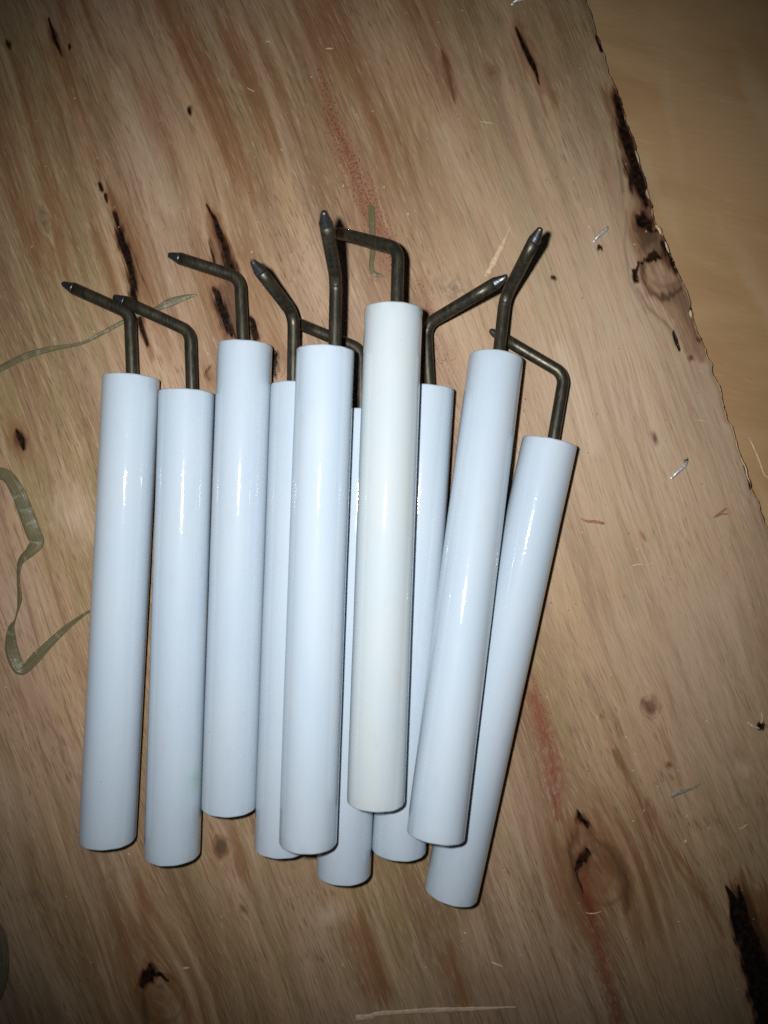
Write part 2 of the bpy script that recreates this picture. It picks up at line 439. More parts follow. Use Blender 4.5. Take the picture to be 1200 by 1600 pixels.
brown = mx(
    streak_mask([(170, 300, 6), (195, 390, 16), (215, 470, 14), (236, 550, 6)], soft=1.2, seed=42) * 0.5,
    line_mask([(330, 340, 8), (352, 400, 20), (356, 470, 26), (372, 520, 26)], soft=1.2, seed=43) * 0.62,
    blob(420, 565, 22, 40, soft=1.2, seed=44) * 0.6, blob(330, 590, 16, 22, seed=45) * 0.55,
    blob(33, 690, 11, 26, soft=1.4, seed=46) * 0.8, blob(70, 343, 11, 16, soft=1.2, seed=47) * 0.32,
    streak_mask([(50, 335, 8), (58, 390, 7)], soft=1.5, seed=48) * 0.5,
    line_mask([(965, 145, 9), (982, 230, 13), (1010, 320, 14)], soft=1.0, seed=49) * 0.9,
    streak_mask([(940, 130, 8), (955, 180, 6)], soft=1.5, seed=50) * 0.6,
    blob(1012, 362, 24, 34, soft=0.9, seed=51) * 0.72, line_mask([(1008, 325, 14), (1024, 375, 24), (1040, 425, 32), (1064, 470, 22), (1084, 530, 12)], soft=1.0, seed=52) * 0.55 * (1 - 0.8 * blob(1036, 426, 24, 22, rot=20, soft=0.5, seed=520)), line_mask([(1005, 410, 6), (1003, 435, 6), (1018, 460, 6), (1045, 468, 6), (1062, 450, 6)], soft=1.2, seed=521) * 0.8,
    line_mask([(1066, 460, 10), (1082, 500, 13), (1086, 545, 12), (1096, 565, 5)], soft=1.3, seed=53) * 0.62,
    blob(1091, 530, 5, 6, seed=54) * 0.9, blob(1080, 562, 4, 4, seed=55) * 0.8,
    blob(1023, 687, 3.5, 9, seed=56) * 0.9, blob(1006, 836, 3.5, 8, seed=57) * 0.6,
    blob(345, 1322, 11, 15, soft=0.8, seed=58) * 0.95, blob(360, 1345, 20, 40, soft=1.5, seed=59) * 0.45, blob(381, 1421, 6, 8, seed=60) * 0.7,
    blob(248, 1558, 30, 46, soft=1.2, seed=61) * 0.62, streak_mask([(215, 1380, 14), (235, 1500, 26)], soft=1.5, seed=62) * 0.45,
    blob(1017, 1104, 11, 13, soft=0.8, seed=63) * 0.95, streak_mask([(1017, 1100, 8), (1040, 1170, 14), (1062, 1225, 6)], soft=1.5, seed=64) * 0.38,
    blob(1046, 1194, 5, 6, seed=65) * 0.8,
    streak_mask([(875, 1148, 3), (940, 1128, 4), (1002, 1113, 3)], soft=1.5, seed=66) * 0.25,
    blob(936, 1350, 40, 62, soft=0.9, seed=67) * 0.55, streak_mask([(1010, 1255, 3), (1070, 1345, 5), (1140, 1480, 4)], soft=1.5, seed=68) * 0.45,
    streak_mask([(960, 1180, 3), (1000, 1250, 5), (1090, 1400, 4)], soft=1.5, seed=69) * 0.42,
    streak_mask([(698, 100, 5), (712, 160, 7)], soft=1.3, seed=70) * 0.75, streak_mask([(585, 180, 12), (600, 230, 10)], soft=1.6, seed=71) * 0.5,
    blob(768, 112, 9, 12, soft=1.2, seed=72) * 0.4, streak_mask([(812, 60, 12), (850, 150, 8)], soft=1.4, seed=73) * 0.55,
    streak_mask([(1160, 1400, 22), (1200, 1500, 34), (1230, 1600, 40)], soft=1.0, seed=74) * 0.8,
    streak_mask([(80, 60, 16), (120, 170, 14), (150, 260, 10)], soft=1.8, seed=75) * 0.45,
    streak_mask([(250, 0, 20), (330, 170, 22), (390, 300, 10)], soft=1.8, seed=76) * 0.42,
    streak_mask([(350, 0, 14), (400, 120, 20), (430, 230, 10)], soft=1.8, seed=77) * 0.42,
    streak_mask([(940, 250, 12), (965, 330, 10)], soft=1.8, seed=78) * 0.4,
    blob(1040, 430, 44, 60, rot=19, soft=1.5, seed=781) * 0.34, blob(940, 1365, 62, 100, soft=1.5, seed=782) * 0.42, line_mask([(905, 1285, 12), (890, 1330, 10), (900, 1385, 10), (925, 1425, 8)], soft=1.2, seed=7821) * 0.6, line_mask([(920, 1300, 14), (955, 1330, 14), (978, 1375, 12), (980, 1420, 8)], soft=1.2, seed=7822) * 0.62, blob(245, 1550, 56, 90, soft=1.5, seed=783) * 0.5, line_mask([(232, 1500, 10), (225, 1545, 12), (228, 1600, 12)], soft=1.2, seed=7831) * 0.6, line_mask([(262, 1530, 10), (285, 1570, 12), (292, 1610, 10)], soft=1.2, seed=7832) * 0.6,
    blob(1018, 1110, 30, 50, soft=1.6, seed=784) * 0.35, blob(345, 1330, 26, 44, soft=1.6, seed=785) * 0.35, blob(360, 470, 44, 90, soft=1.6, seed=786) * 0.4, blob(205, 440, 32, 120, soft=1.7, seed=787) * 0.35,
    streak_mask([(120, -20, 40), (200, 140, 36), (260, 260, 16)], soft=1.8, seed=788) * 0.30, streak_mask([(480, -20, 40), (560, 150, 44), (620, 300, 16)], soft=1.8, seed=789) * 0.28,
    streak_mask([(640, -20, 26), (690, 110, 30), (730, 220, 10)], soft=1.8, seed=790) * 0.34, streak_mask([(20, 120, 40), (60, 260, 36), (90, 420, 20)], soft=1.8, seed=791) * 0.34,
    streak_mask([(560, 1440, 14), (600, 1560, 16)], soft=1.6, seed=79) * 0.5, streak_mask([(700, 1490, 10), (730, 1570, 10)], soft=1.6, seed=80) * 0.45)
reddots = mx(
    line_mask([(500, 110, 4), (520, 180, 10), (536, 225, 14), (552, 262, 17), (570, 300, 18), (588, 345, 16), (606, 385, 13), (616, 430, 6)], soft=1.2, wob=0.5, seed=90) * 0.95,
    line_mask([(600, 395, 12), (590, 430, 10)], soft=1.3, wob=0.8, seed=91) * 0.5, blob(694, 560, 16, 30, soft=1.4, wob=0.9, seed=98) * 0.6,
    line_mask([(655, 440, 8), (672, 492, 12)], seed=960) * 0.6, line_mask([(832, 1060, 14), (845, 1110, 16)], seed=961) * 0.6)
red = mx(
    blob(417, 432, 4, 10, seed=92) * 0.8, blob(446, 432, 4, 9, seed=93) * 0.55, blob(459, 377, 3, 8, seed=94) * 0.6, blob(472, 402, 5, 5, seed=95) * 0.5,
    line_mask([(664, 480, 3), (674, 492, 5)], seed=96) * 0.7, blob(695, 405, 4, 10, seed=97) * 0.45,
    line_mask([(830, 1080, 8), (846, 1120, 13), (856, 1165, 17), (864, 1210, 15), (868, 1250, 10), (871, 1283, 5)], soft=0.9, wob=0.45, seed=99) * 0.85,
    line_mask([(906, 1340, 5), (914, 1385, 10), (922, 1420, 10), (930, 1455, 11), (942, 1505, 11), (956, 1550, 13), (972, 1620, 14)], soft=0.9, wob=0.45, seed=100) * 0.85,
    line_mask([(1012, 300, 6), (1020, 330, 4)], seed=101) * 0.6, blob(1040, 372, 9, 5, rot=70, seed=102) * 0.8)
pale = mx(
    line_mask([(872, 540, 16), (905, 620, 28), (925, 700, 18)], soft=1.2, wob=0.7, seed=110) * 0.95,  # shiny fibre streak, its glints put into the colour as pale tone
    line_mask([(1040, 570, 16), (1062, 640, 20), (1085, 700, 10)], soft=1.4, wob=0.6, seed=111) * 0.6,
    blob(115, 800, 18, 32, soft=1.3, wob=0.8, seed=112) * 0.85, blob(900, 470, 30, 50, soft=1.6, seed=113) * 0.5,
    blob(1090, 880, 120, 150, soft=1.6, seed=114) * 0.5, blob(1000, 620, 120, 260, soft=1.5, wob=0.6, seed=1140) * 0.85, blob(1036, 428, 21, 18, rot=20, soft=0.7, seed=1141) * 0.9, blob(1030, 352, 10, 8, seed=1142) * 0.8, blob(1090, 1000, 110, 160, soft=1.6, wob=0.6, seed=1143) * 0.35, blob(1120, 620, 14, 40, soft=1.4, seed=115) * 0.4,
    blob(515, 1428, 16, 10, soft=1.2, seed=116) * 0.7, blob(1165, 1200, 12, 10, soft=1.2, seed=117) * 0.8,
    blob(750, 600, 40, 80, soft=1.6, seed=118) * 0.4, blob(10, 1240, 16, 40, soft=1.4, seed=119) * 0.5,
    line_mask([(185, 110, 8), (240, 260, 12), (265, 330, 8)], soft=1.6, seed=120) * 0.5, line_mask([(690, 200, 10), (740, 320, 12)], soft=1.6, seed=121) * 0.5)
grey = mx(blob(708, 451, 13, 16, rot=60, soft=1.4, wob=0.9, seed=130) * 0.8, blob(46, 1400, 16, 9, rot=0, soft=1.4, seed=131) * 0.55,
          blob(655, 500, 10, 22, soft=1.6, wob=0.9, seed=132) * 0.5, blob(69, 346, 9, 11, soft=1.0, seed=133) * 0.5,
          blob(1034, 394, 14, 10, soft=1.2, seed=134) * 0.6, blob(345, 1324, 7, 10, soft=0.9, seed=135) * 0.7, blob(1017, 1106, 7, 8, soft=0.9, seed=136) * 0.7,
          blob(768, 112, 8, 9, soft=1.0, seed=137) * 0.6, blob(381, 1421, 5, 6, seed=138) * 0.6,
          line_mask([(155, 1376, 3), (180, 1362, 3), (215, 1360, 3)], soft=1.5, seed=139) * 0.35)
olive = mx(line_mask([(20, 60, 30), (80, 200, 40), (150, 420, 30)], soft=1.8, seed=150) * 0.7,
           line_mask([(760, 0, 60), (820, 140, 60), (880, 300, 30)], soft=1.8, seed=151) * 0.8,
           line_mask([(880, 300, 8), (915, 420, 8)], soft=1.5, seed=152) * 0.7,
           line_mask([(420, 0, 30), (480, 160, 30)], soft=1.8, seed=153) * 0.5, blob(150, 1500, 220, 160, soft=1.6, seed=154) * 0.6,
           blob(700, 1480, 300, 90, soft=1.6, seed=155) * 0.5, blob(60, 480, 40, 120, soft=1.6, seed=156) * 0.5, blob(800, 1440, 70, 150, soft=1.6, seed=157) * 0.5)

brown = np.clip(brown * 1.35, 0, 1)
PXg, PYg = PX0, PY0
# grain runs round the knots
Gu = Ug.copy() + (fbm(Ug / 320, Vg / 620, 5) - 0.5) * 60 + (fbm(Ug / 80, Vg / 260, 6) - 0.5) * 9
KNOTS = [(1035, 412, 34), (1003, 345, 14), (938, 1362, 40), (1017, 1105, 15), (345, 1322, 14), (250, 1560, 34), (70, 346, 13), (1047, 1195, 7), (768, 112, 12), (381, 1421, 8), (425, 570, 20)]
ring = np.zeros_like(PXg)
for i, (kx, ky, kr) in enumerate(KNOTS):
    ku, kv = np.array([kx, ky]) @ EU, np.array([kx, ky]) @ EV
    du, dv = Ug - ku, Vg - kv
    d2 = (du / (1.5 * kr))**2 + (dv / (3.2 * kr))**2
    Gu -= du * 0.85 * np.exp(-d2)
    d = np.hypot(du / kr, dv / (1.2 * kr)) + (fbm(PXg / (kr * 0.7), PYg / (kr * 0.7), 200 + i) - 0.5) * 0.45
    rr = np.clip(np.sin(d * 15) - 0.35, 0, 1) * np.clip(1.25 - d, 0, 1) * 0.45
    rim = np.exp(-((d - 1.0) / 0.09)**2) * (0.30 + 0.5 * vnoise(PXg / 9, PYg / 9, 300 + i))
    ring = np.maximum(ring, np.maximum(rr, rim * (0.75 if kr > 13 else 0.3)))
ring = mx(ring, line_mask([(1008, 440, 1.0), (1022, 458, 1.2), (1045, 464, 1.4), (1062, 452, 1.0)], seed=401) * 0.8, line_mask([(996, 450, 1.2), (1012, 480, 1.6), (1040, 505, 1.4), (1054, 520, 1.0)], seed=402) * 0.9,
          line_mask([(980, 330, 1.0), (976, 380, 1.2), (984, 440, 1.4), (1010, 490, 1.0)], seed=403) * 0.6, line_mask([(1016, 440, 0.8), (1030, 448, 1), (1048, 444, 0.8)], seed=404) * 0.6, line_mask([(955, 190, 0.8), (968, 260, 1.0), (974, 300, 1.4)], seed=405) * 0.9)

def spread(a):                                   # stretch a noise field to the contrast of the node noise
    return 0.5 + (a - a.mean()) / a.std() * 0.115
broad = spread(fbm(Gu / 75, Vg / 900, 21, 4))
broad2 = spread(fbm(Gu / 50 + 31, Vg / 640 + 7, 22, 4))
patch = spread(fbm(Gu / 170 + 5, Vg / 360 + 17, 23, 3))
mid = spread(fbm(Gu / 15 + 3, Vg / 230 + 3, 24, 3))
porezone = spread(fbm(Gu / 60, Vg / 160 + 44, 25, 2))
Z = np.zeros_like(PXg)
Z -= np.clip((resin - 0.3) / 0.5, 0, 1) * 0.16 * MM * (0.5 + fbm(PXg / 5, PYg / 9, 61))
Z += (fbm(Gu / 5, Vg / 60, 62, 2) - 0.5) * 0.035 * MM
Z -= np.exp(-s_ax / 2.2)[None, :] * 0.45 * MM * (0.4 + fbm(Vg / 6, Vg * 0, 63))
for i, (kx, ky, kr) in enumerate(KNOTS[:3]):
    d = np.hypot(PXg - kx, PYg - ky) / kr
    Z += np.exp(-(d / 0.9)**2) * 0.20 * MM * (fbm(PXg / 8, PYg / 8, 70 + i) - 0.3)
Z -= ring * 0.07 * MM
Z = np.minimum(Z, 0.02 * MM)

BOARD_T = 0.0030
X3, Y3 = (PXg - 600) * PX, -(PYg - 800) * PX
verts = np.stack([X3, Y3, Z], -1).reshape(-1, 3)
idx = np.arange(nv * ns).reshape(nv, ns)
quads = np.stack([idx[:-1, :-1], idx[:-1, 1:], idx[1:, 1:], idx[1:, :-1]], -1).reshape(-1, 4)
# torn rim of the face veneer turns down along the free edge
skirt = []
prev = idx[:, 0]
for dz, du_ in ((0.2, 0.3), (0.4, -0.5), (0.6, -1.2)):
    j = (fbm(v_ax / 4, v_ax * 0 + dz, 80) - 0.5) * 3
    uu = u_edge + du_ + j
    px_, py_ = uu * EU[0] + v_ax * EV[0], uu * EU[1] + v_ax * EV[1]
    base = len(verts) + sum(len(s) for s, _ in skirt)
    vs_ = np.stack([(px_ - 600) * PX, -(py_ - 800) * PX, np.full(nv, -dz * MM)], -1)
    cur = np.arange(base, base + nv)
    skirt.append((vs_, np.stack([prev[:-1], prev[1:], cur[1:], cur[:-1]], -1)))
    prev = cur
allv = np.concatenate([verts] + [s for s, _ in skirt])
allf = np.concatenate([quads] + [f for _, f in skirt])
me = bpy.data.meshes.new('face_veneer')
me.vertices.add(len(allv)); me.vertices.foreach_set('co', allv.astype(np.float32).ravel())
me.loops.add(allf.size); me.loops.foreach_set('vertex_index', allf.astype(np.int32).ravel())
me.polygons.add(len(allf)); me.polygons.foreach_set('loop_start', np.arange(0, allf.size, 4, dtype=np.int32))
me.update(calc_edges=True)
me.polygons.foreach_set('use_smooth', np.ones(len(allf), bool))
nsk = len(allv) - nv * ns
def add_attr(name, arr):
    a = me.attributes.new(name, 'FLOAT', 'POINT')
    full = np.concatenate([arr.ravel()] + [arr[:, 0]] * 3).astype(np.float32)
    a.data.foreach_set('value', full)
for nm, arr in (('resin', resin), ('brown', brown), ('red', red), ('reddots', reddots), ('pale', pale), ('grey', grey), ('ring', ring), ('olive', olive), ('broad', broad), ('broad2', broad2),
                ('patch', patch), ('mid', mid), ('porezone', porezone)):
    add_attr(nm, arr)
ga = me.attributes.new('grain', 'FLOAT_VECTOR', 'POINT')
gv = np.stack([Gu, Vg, np.zeros_like(Gu)], -1).reshape(-1, 3)
gs = np.stack([Gu[:, 0], v_ax, np.zeros(nv)], -1)
ga.data.foreach_set('vector', np.concatenate([gv, gs, gs, gs]).astype(np.float32).ravel())

board = bpy.data.objects.new('plywood_board', None)
COL.objects.link(board)
tag(board, 'rough plywood board with torn right edge, knots, dark resin cracks and red stains', 'board')
link('face_veneer', me, M_WOOD, board)
# plies under the face
def ply_slab(z0, z1, inset, seed, mat):
    vv = np.arange(-900, 2700, 14.0)
    uu = np.interp(vv, e_v, e_u) - inset + (fbm(vv / 22, vv * 0, seed) - 0.5) * 9
    far = np.interp(vv, e_v, e_u) - 2300
    def P(u, v, z):
        a, b = u * EU[0] + v * EV[0], u * EU[1] + v * EV[1]
        return ((a - 600) * PX, -(b - 800) * PX, z)
    vs_, fs = [], []
    for u, f, v in zip(uu, far, vv):
        vs_ += [P(f, v, z1), P(u, v, z1), P(u, v, z0), P(f, v, z0)]
    for i in range(len(vv) - 1):
        a, b = 4 * i, 4 * i + 4
        for k in range(4):
            fs.append((a + k, a + (k + 1) % 4, b + (k + 1) % 4, b + k))
    fs += [(0, 3, 2, 1), tuple(len(vs_) - 4 + k for k in range(4))]
    return link('ply', pydata('ply', vs_, fs, False), mat, board)
zz = [-0.5, -1.0, -1.5, -2.0, -2.5, -3.0]
for i in range(5):
    ply_slab(zz[i + 1] * MM, (zz[i] - 0.02) * MM, 1 + 1.5 * (i % 2), 90 + i, M_PLY[i % 2])

# smooth panel below the board
def slab(name, x0, x1, y0, y1, z0, z1, mat):
    bm = bmesh.new()
    r = bmesh.ops.create_cube(bm, size=1)
    for v in r['verts']:
        v.co = Vector((x0 + (v.co.x + .5) * (x1 - x0), y0 + (v.co.y + .5) * (y1 - y0), z0 + (v.co.z + .5) * (z1 - z0)))
    me_ = bpy.data.meshes.new(name); bm.to_mesh(me_); bm.free()
    return link(name, me_, mat)
panel = slab('plywood_floor', -0.5, 0.5, -0.5, 0.5, -0.030, -BOARD_T - 0.0002, M_PANEL)
tag(panel, 'smooth orange brown plywood panel lying lower at the upper right', None, None, 'structure')

# ------------------------------------------------------------------ ignition electrodes
S = 0.1647e-3
TUBES = {  # photo pixels of the upper and lower end, height of the axis there
    1: ((205, 585), (168, 1327), TUBE_R, TUBE_R), 2: ((292, 607), (269, 1354), TUBE_R, TUBE_R),
    3: ((383, 529), (358, 1279), TUBE_R, TUBE_R), 4: ((466, 594), (440, 1344), TUBE_R, TUBE_R),
    5: ((508.5, 542), (481, 1332), TUBE_R + 72 * S, TUBE_R + 72 * S), 6: ((566, 636), (536.5, 1387), TUBE_R, TUBE_R),
    7: ((615, 471), (587, 1270), TUBE_R + 72.5 * S, TUBE_R + 74 * S), 8: ((667, 598), (623, 1349), TUBE_R, TUBE_R),
    9: ((775, 550), (680, 1327), TUBE_R + 2 * S, TUBE_R + 82 * S), 10: ((860, 681), (703, 1422), TUBE_R, TUBE_R)}
ROD_R = 0.00158
RODS = {  # exit x, height offset in the bore, bend (x, y, z mm), tip (x, y, z mm)
    1: (203, -1.9, (203, 490, 4.9), (98, 443, 3.6)), 2: (297, -2.0, (297, 518, 4.9), (177, 463, 4.2)),
    3: (378, -1.8, (375, 434, 5.0), (263, 398, 3.8)), 4: (459, 1.3, (459, 492, 8.6), (394, 407, 25.2)),
    5: (523, -0.4, (525, 436, 18.6), (506, 331, 39.0)), 6: (564, -2.1, (564, 546, 4.6), (452, 500, 1.8)),
    7: (620, -1.8, (622, 388, 17.0), (517, 361, 5.0)), 8: (671, -1.5, (665, 508, 5.6), (792, 432, 19.0)),
    9: (777, 2.0, (789, 466, 8.0), (845, 356, 24.0)), 10: (867, -1.6, (882, 585, 4.6), (765, 516, 2.2))}
LABELS = {
    1: 'white ceramic electrode at the far left of the row, bent rod pointing left',
    2: 'second white electrode from the left with faint green smudge near its lower end',
    3: 'third white electrode from the left, rod crossing a dark resin crack',
    4: 'white electrode fourth from the left, mostly hidden under its right neighbour, bright rod tip raised',
    5: 'white electrode on top of the pile whose rod points straight up past a black shadow',
    6: 'white electrode buried deepest in the middle, only a narrow strip and lower end showing',
    7: 'cream white electrode resting highest on the pile, rod bent to the left',
    8: 'white electrode partly covered by the cream one, rod bent up to the right',
    9: 'tilted white electrode lying across its neighbours, rod rising to the upper right',
    10: 'white electrode at the far right, slanted most, lower end reaching farthest down'}

def tube_mesh(seed, stain=None):
    rng = np.random.default_rng(seed)
    seg = 72
    R, B, L = TUBE_R, 0.0041, TUBE_L
    bev = 0.00055
    prof = [(B, 0.004), (B, 0.0004), (B + 0.0004, 0.00002), (R - bev - 0.0004, 0.0), (R - bev, 0.00003)]
    for k in range(1, 6):
        a = k / 5 * math.pi / 2
        prof.append((R - bev + bev * math.sin(a), bev - bev * math.cos(a)))
    n_b = len(prof)
    for k in range(1, 46):
        prof.append((R, bev + (L - 2 * bev) * k / 46))
    lo = [(r_, L - y_) for r_, y_ in prof[:n_b]][::-1]
    prof += lo
    prof.append((B, L - 0.01)); prof.append((B, 0.01))
    p1, p2 = rng.uniform(0, 6.28, 2); amp = rng.uniform(0.00003, 0.0001)
    vs_, st, raw = [], [], []
    for r_, y in prof:
        bow = amp * math.sin(math.pi * y / L)
        w = 1 + 0.0016 * math.sin(y * 130 + p1) + 0.0011 * math.sin(y * 310 + p2)
        for s in range(seg):
            a = 2 * math.pi * s / seg
            rr = r_ * w
            dy = 0.0
            if y < 0.0007 or y > L - 0.0007:      # the cut ends are slightly chipped and uneven
                dy = (rng.random() - 0.5) * 0.00004 + 0.00006 * math.sin(3 * a + p2) * math.sin(7 * a + p1)
                rr *= 1 - 0.012 * rng.random()**5
            vs_.append((rr * math.cos(a) + bow * math.cos(p1), y + dy, rr * math.sin(a)))
            sv = 0.0
            if stain is not None:
                d = math.hypot((y - stain[0]) / 0.0042, (math.atan2(math.sin(a - stain[1]), math.cos(a - stain[1]))) / 0.5)
                sv = max(0.0, 1 - d) ** 1.2
            st.append(sv)
            raw.append(1.0 if r_ < R - bev * 0.9 else 0.0)
    fs = []
    n = len(prof)
    for i in range(n):
        j = (i + 1) % n
        for s in range(seg):
            t = (s + 1) % seg
            fs.append((i * seg + s, j * seg + s, j * seg + t, i * seg + t))
    me_ = pydata('ceramic_tube', vs_, fs)
    bm = bmesh.new(); bm.from_mesh(me_); bmesh.ops.recalc_face_normals(bm, faces=bm.faces); bm.to_mesh(me_); bm.free()
    for nm, data in (('stain', st), ('raw_end', raw)):
        a_ = me_.attributes.new(nm, 'FLOAT', 'POINT'); a_.data.foreach_set('value', data)
    return me_

def sweep(path, radii, seg=24, cap=True):
    """tube along path (list of Vectors) with one radius per point"""
    vs_, fs = [], []
    t0 = (path[1] - path[0]).normalized()
    nrm = t0.orthogonal().normalized()
    prev_t = t0
    for i, p in enumerate(path):
        t = ((path[min(i + 1, len(path) - 1)] - path[max(i - 1, 0)])).normalized()
        q = prev_t.rotation_difference(t); nrm = (q @ nrm).normalized(); prev_t = t
        b = t.cross(nrm)
        for s in range(seg):
            a = 2 * math.pi * s / seg
            vs_.append(p + (nrm * math.cos(a) + b * math.sin(a)) * radii[i])
    for i in range(len(path) - 1):
        for s in range(seg):
            u = (s + 1) % seg
            fs.append((i * seg + s, i * seg + u, (i + 1) * seg + u, (i + 1) * seg + s))
    if cap:
        fs.append(tuple(range(seg))[::-1]); k = (len(path) - 1) * seg; fs.append(tuple(range(k, k + seg)))
    return vs_, fs

def fillet(a, b, c, rad, n=12):
    d1, d2 = (a - b).normalized(), (c - b).normalized()
    ang = d1.angle(d2)
    t = rad / math.tan(ang / 2)
    p0, p1 = b + d1 * t, b + d2 * t
    cen = b + (d1 + d2).normalized() * (rad / math.sin(ang / 2))
    v0, v1 = p0 - cen, p1 - cen
    th = v0.angle(v1); ax = v0.cross(v1).normalized()
    return [cen + Matrix.Rotation(th * k / n, 3, ax) @ v0 for k in range(n + 1)]

GROUP = 'white ceramic ignition electrodes with bent rods'
for k, (tp, bp, zt, zb) in TUBES.items():
    A = at(*tp, zt); A.y = at(*tp, zt + TUBE_R).y
    B_ = at(*bp, zb); B_.y = at(*bp, zb + TUBE_R).y
    mid_, d = (A + B_) / 2, (A - B_).normalized()
    A, B_ = mid_ + d * TUBE_L / 2, mid_ - d * TUBE_L / 2
    xax = d.cross(Vector((0, 0, 1))).normalized(); zax = xax.cross(d)
    rot = Matrix((xax, d, zax)).transposed()
    e = bpy.data.objects.new('ignition_electrode', None)
    COL.objects.link(e)
    mw = Matrix.Translation(B_) @ rot.to_4x4()
    e.matrix_world = mw
    inv = mw.inverted()
    tag(e, LABELS[k], 'electrode', GROUP)
    link('ceramic_tube', tube_mesh(40 + k, (0.0205, math.radians(28)) if k == 2 else None), M_CREAM if k == 7 else M_CER, e)
    ex, zo, bd, tip = RODS[k]
    # rod leaves the bore where the photo shows it
    lat = max(-2.2 * MM, min(2.2 * MM, (ex - tp[0]) * (CAM_Z - zt) / F_PX))
    o = Vector((lat, TUBE_L, max(-math.sqrt(max(0, (2.38 * MM)**2 - lat**2)), min(math.sqrt(max(0, (2.38 * MM)**2 - lat**2)), zo * MM))))
    bend = inv @ at(bd[0], bd[1], bd[2] * MM)
    tip_ = inv @ at(tip[0], tip[1], tip[2] * MM)
    start = Vector((o.x * 0.6, TUBE_L - 0.055, o.z * 0.6))
    leg = (tip_ - bend).normalized()
    cone = 0.0035
    body_end = tip_ - leg * cone
    path = [start, start.lerp(o, 0.5), o, o.lerp(bend, 0.35)]
    path += fillet(o, bend, tip_, 0.0042 if k not in (4, 9, 5) else 0.0050)
    path += [path[-1].lerp(body_end, 0.35), path[-1].lerp(body_end, 0.7), body_end]
    vs_, fs = sweep(path, [ROD_R] * len(path), 28)
    rod = link('metal_rod', pydata('metal_rod', vs_, fs), M_ROD, e)
    if k in (5, 9, 8):                            # dent left by the bending tool
        c = path[8 + (2 if k == 8 else 0)]
        up = (inv.to_3x3() @ (cam.location - mw @ c)).normalized()
        t_ = (path[9] - path[7]).normalized(); sd = t_.cross(up).normalized(); up = sd.cross(t_)
        vs2, fs2 = [], []
        for i in range(7):
            f = i / 6 * 2 - 1
            wd = 0.00036 * math.sqrt(max(0.02, 1 - f * f))
            for q in (-1, 0, 1):
                ang_ = f * 0.42
                vs2.append(c + (up * math.cos(ang_) + sd * math.sin(ang_)) * (ROD_R + (0.00003 if q else 0.00006)) + t_ * (wd * q - 0.0003 * (1 - f * f)))
        for i in range(6):
            for q in range(2):
                fs2.append((i * 3 + q, i * 3 + q + 1, i * 3 + q + 4, i * 3 + q + 3))
        link('tool_mark', pydata('tool_mark', vs2, fs2), M_MARK, rod)
    fr = [(0.0, 1.0), (0.10, 0.985), (0.3, 0.84), (0.6, 0.66), (0.82, 0.52), (0.93, 0.44), (0.98, 0.34), (1.0, 0.18)]
    pth = [body_end.lerp(tip_, f) + Vector((random.uniform(-1, 1), random.uniform(-1, 1), random.uniform(-1, 1))) * 0.00005 for f, _ in fr]
    pth[0] = body_end
    vs_, fs = sweep(pth, [ROD_R * r_ for _, r_ in fr], 20)
    link('ground_tip', pydata('ground_tip', vs_, fs), M_TIP, rod)

# ------------------------------------------------------------------ strips of strapping
def catmull(pts, n=8):
    pts = [np.array(p, float) for p in pts]
    P_ = [2 * pts[0] - pts[1]] + pts + [2 * pts[-1] - pts[-2]]
    out = []
    for i in range(1, len(P_) - 2):
        for j in range(n):
            t = j / n
            a, b, c, d_ = P_[i - 1], P_[i], P_[i + 1], P_[i + 2]
            out.append(0.5 * (2 * b + (c - a) * t + (2 * a - 5 * b + 4 * c - d_) * t**2 + (3 * b - a - 3 * c + d_) * t**3))
    out.append(P_[-2])
    return out
def ribbon(name, pts, label, cat, group=None, mat=None, thick=0.00008):
    """pts: (px, py, z mm, half width px, roll degrees) along the strip"""
    cs = catmull(pts)
    ce = [at(c[0], c[1], c[2] * MM) for c in cs]
    rows, gl, run = [], [], 0.0
    for i, c in enumerate(cs):
        t = (ce[min(i + 1, len(ce) - 1)] - ce[max(i - 1, 0)]).normalized()
        side = t.cross(Vector((0, 0, 1))).normalized()
        side = Matrix.Rotation(math.radians(c[4]), 3, t) @ side
        nrm = side.cross(t)
        w = max(c[3], 0.4) * PX
        if i: run += (ce[i] - ce[i - 1]).length / PX
        row = []
        for k in range(5):
            f = k / 4 * 2 - 1
            q = ce[i] + side * (w * f) + nrm * (0.00012 * (1 - f * f))
            row.append(q); gl.append((f * c[3], run, 0))
        rows.append(row)
    vs_ = [q for r_ in rows for q in r_]
    n = len(vs_)
    zmin = 0.00006
    vs_ = [Vector((q.x, q.y, max(q.z, zmin + thick))) for q in vs_]
    fs = []
    for i in range(len(rows) - 1):
        for k in range(4):
            a = i * 5 + k
            fs.append((a, a + 1, a + 6, a + 5))
    low = [Vector((q.x, q.y, q.z - thick)) for q in vs_]
    fs2 = [tuple(n + x for x in reversed(f)) for f in fs]
    side_f = []
    for i in range(len(rows) - 1):
        a = i * 5; side_f.append((a, a + 5, n + a + 5, n + a))
        a = i * 5 + 4; side_f.append((a + 5, a, n + a, n + a + 5))
    for k in range(4):
        side_f.append((k + 1, k, n + k, n + k + 1)); a = (len(rows) - 1) * 5 + k; side_f.append((a, a + 1, n + a + 1, n + a))
    me_ = pydata(name, vs_ + low, fs + fs2 + side_f)
    at_ = me_.attributes.new('grain', 'FLOAT_VECTOR', 'POINT')
    at_.data.foreach_set('vector', [x for g in gl + gl for x in g])
    o = link(name, me_, mat or M_RIB)
    return tag(o, label, cat, group)
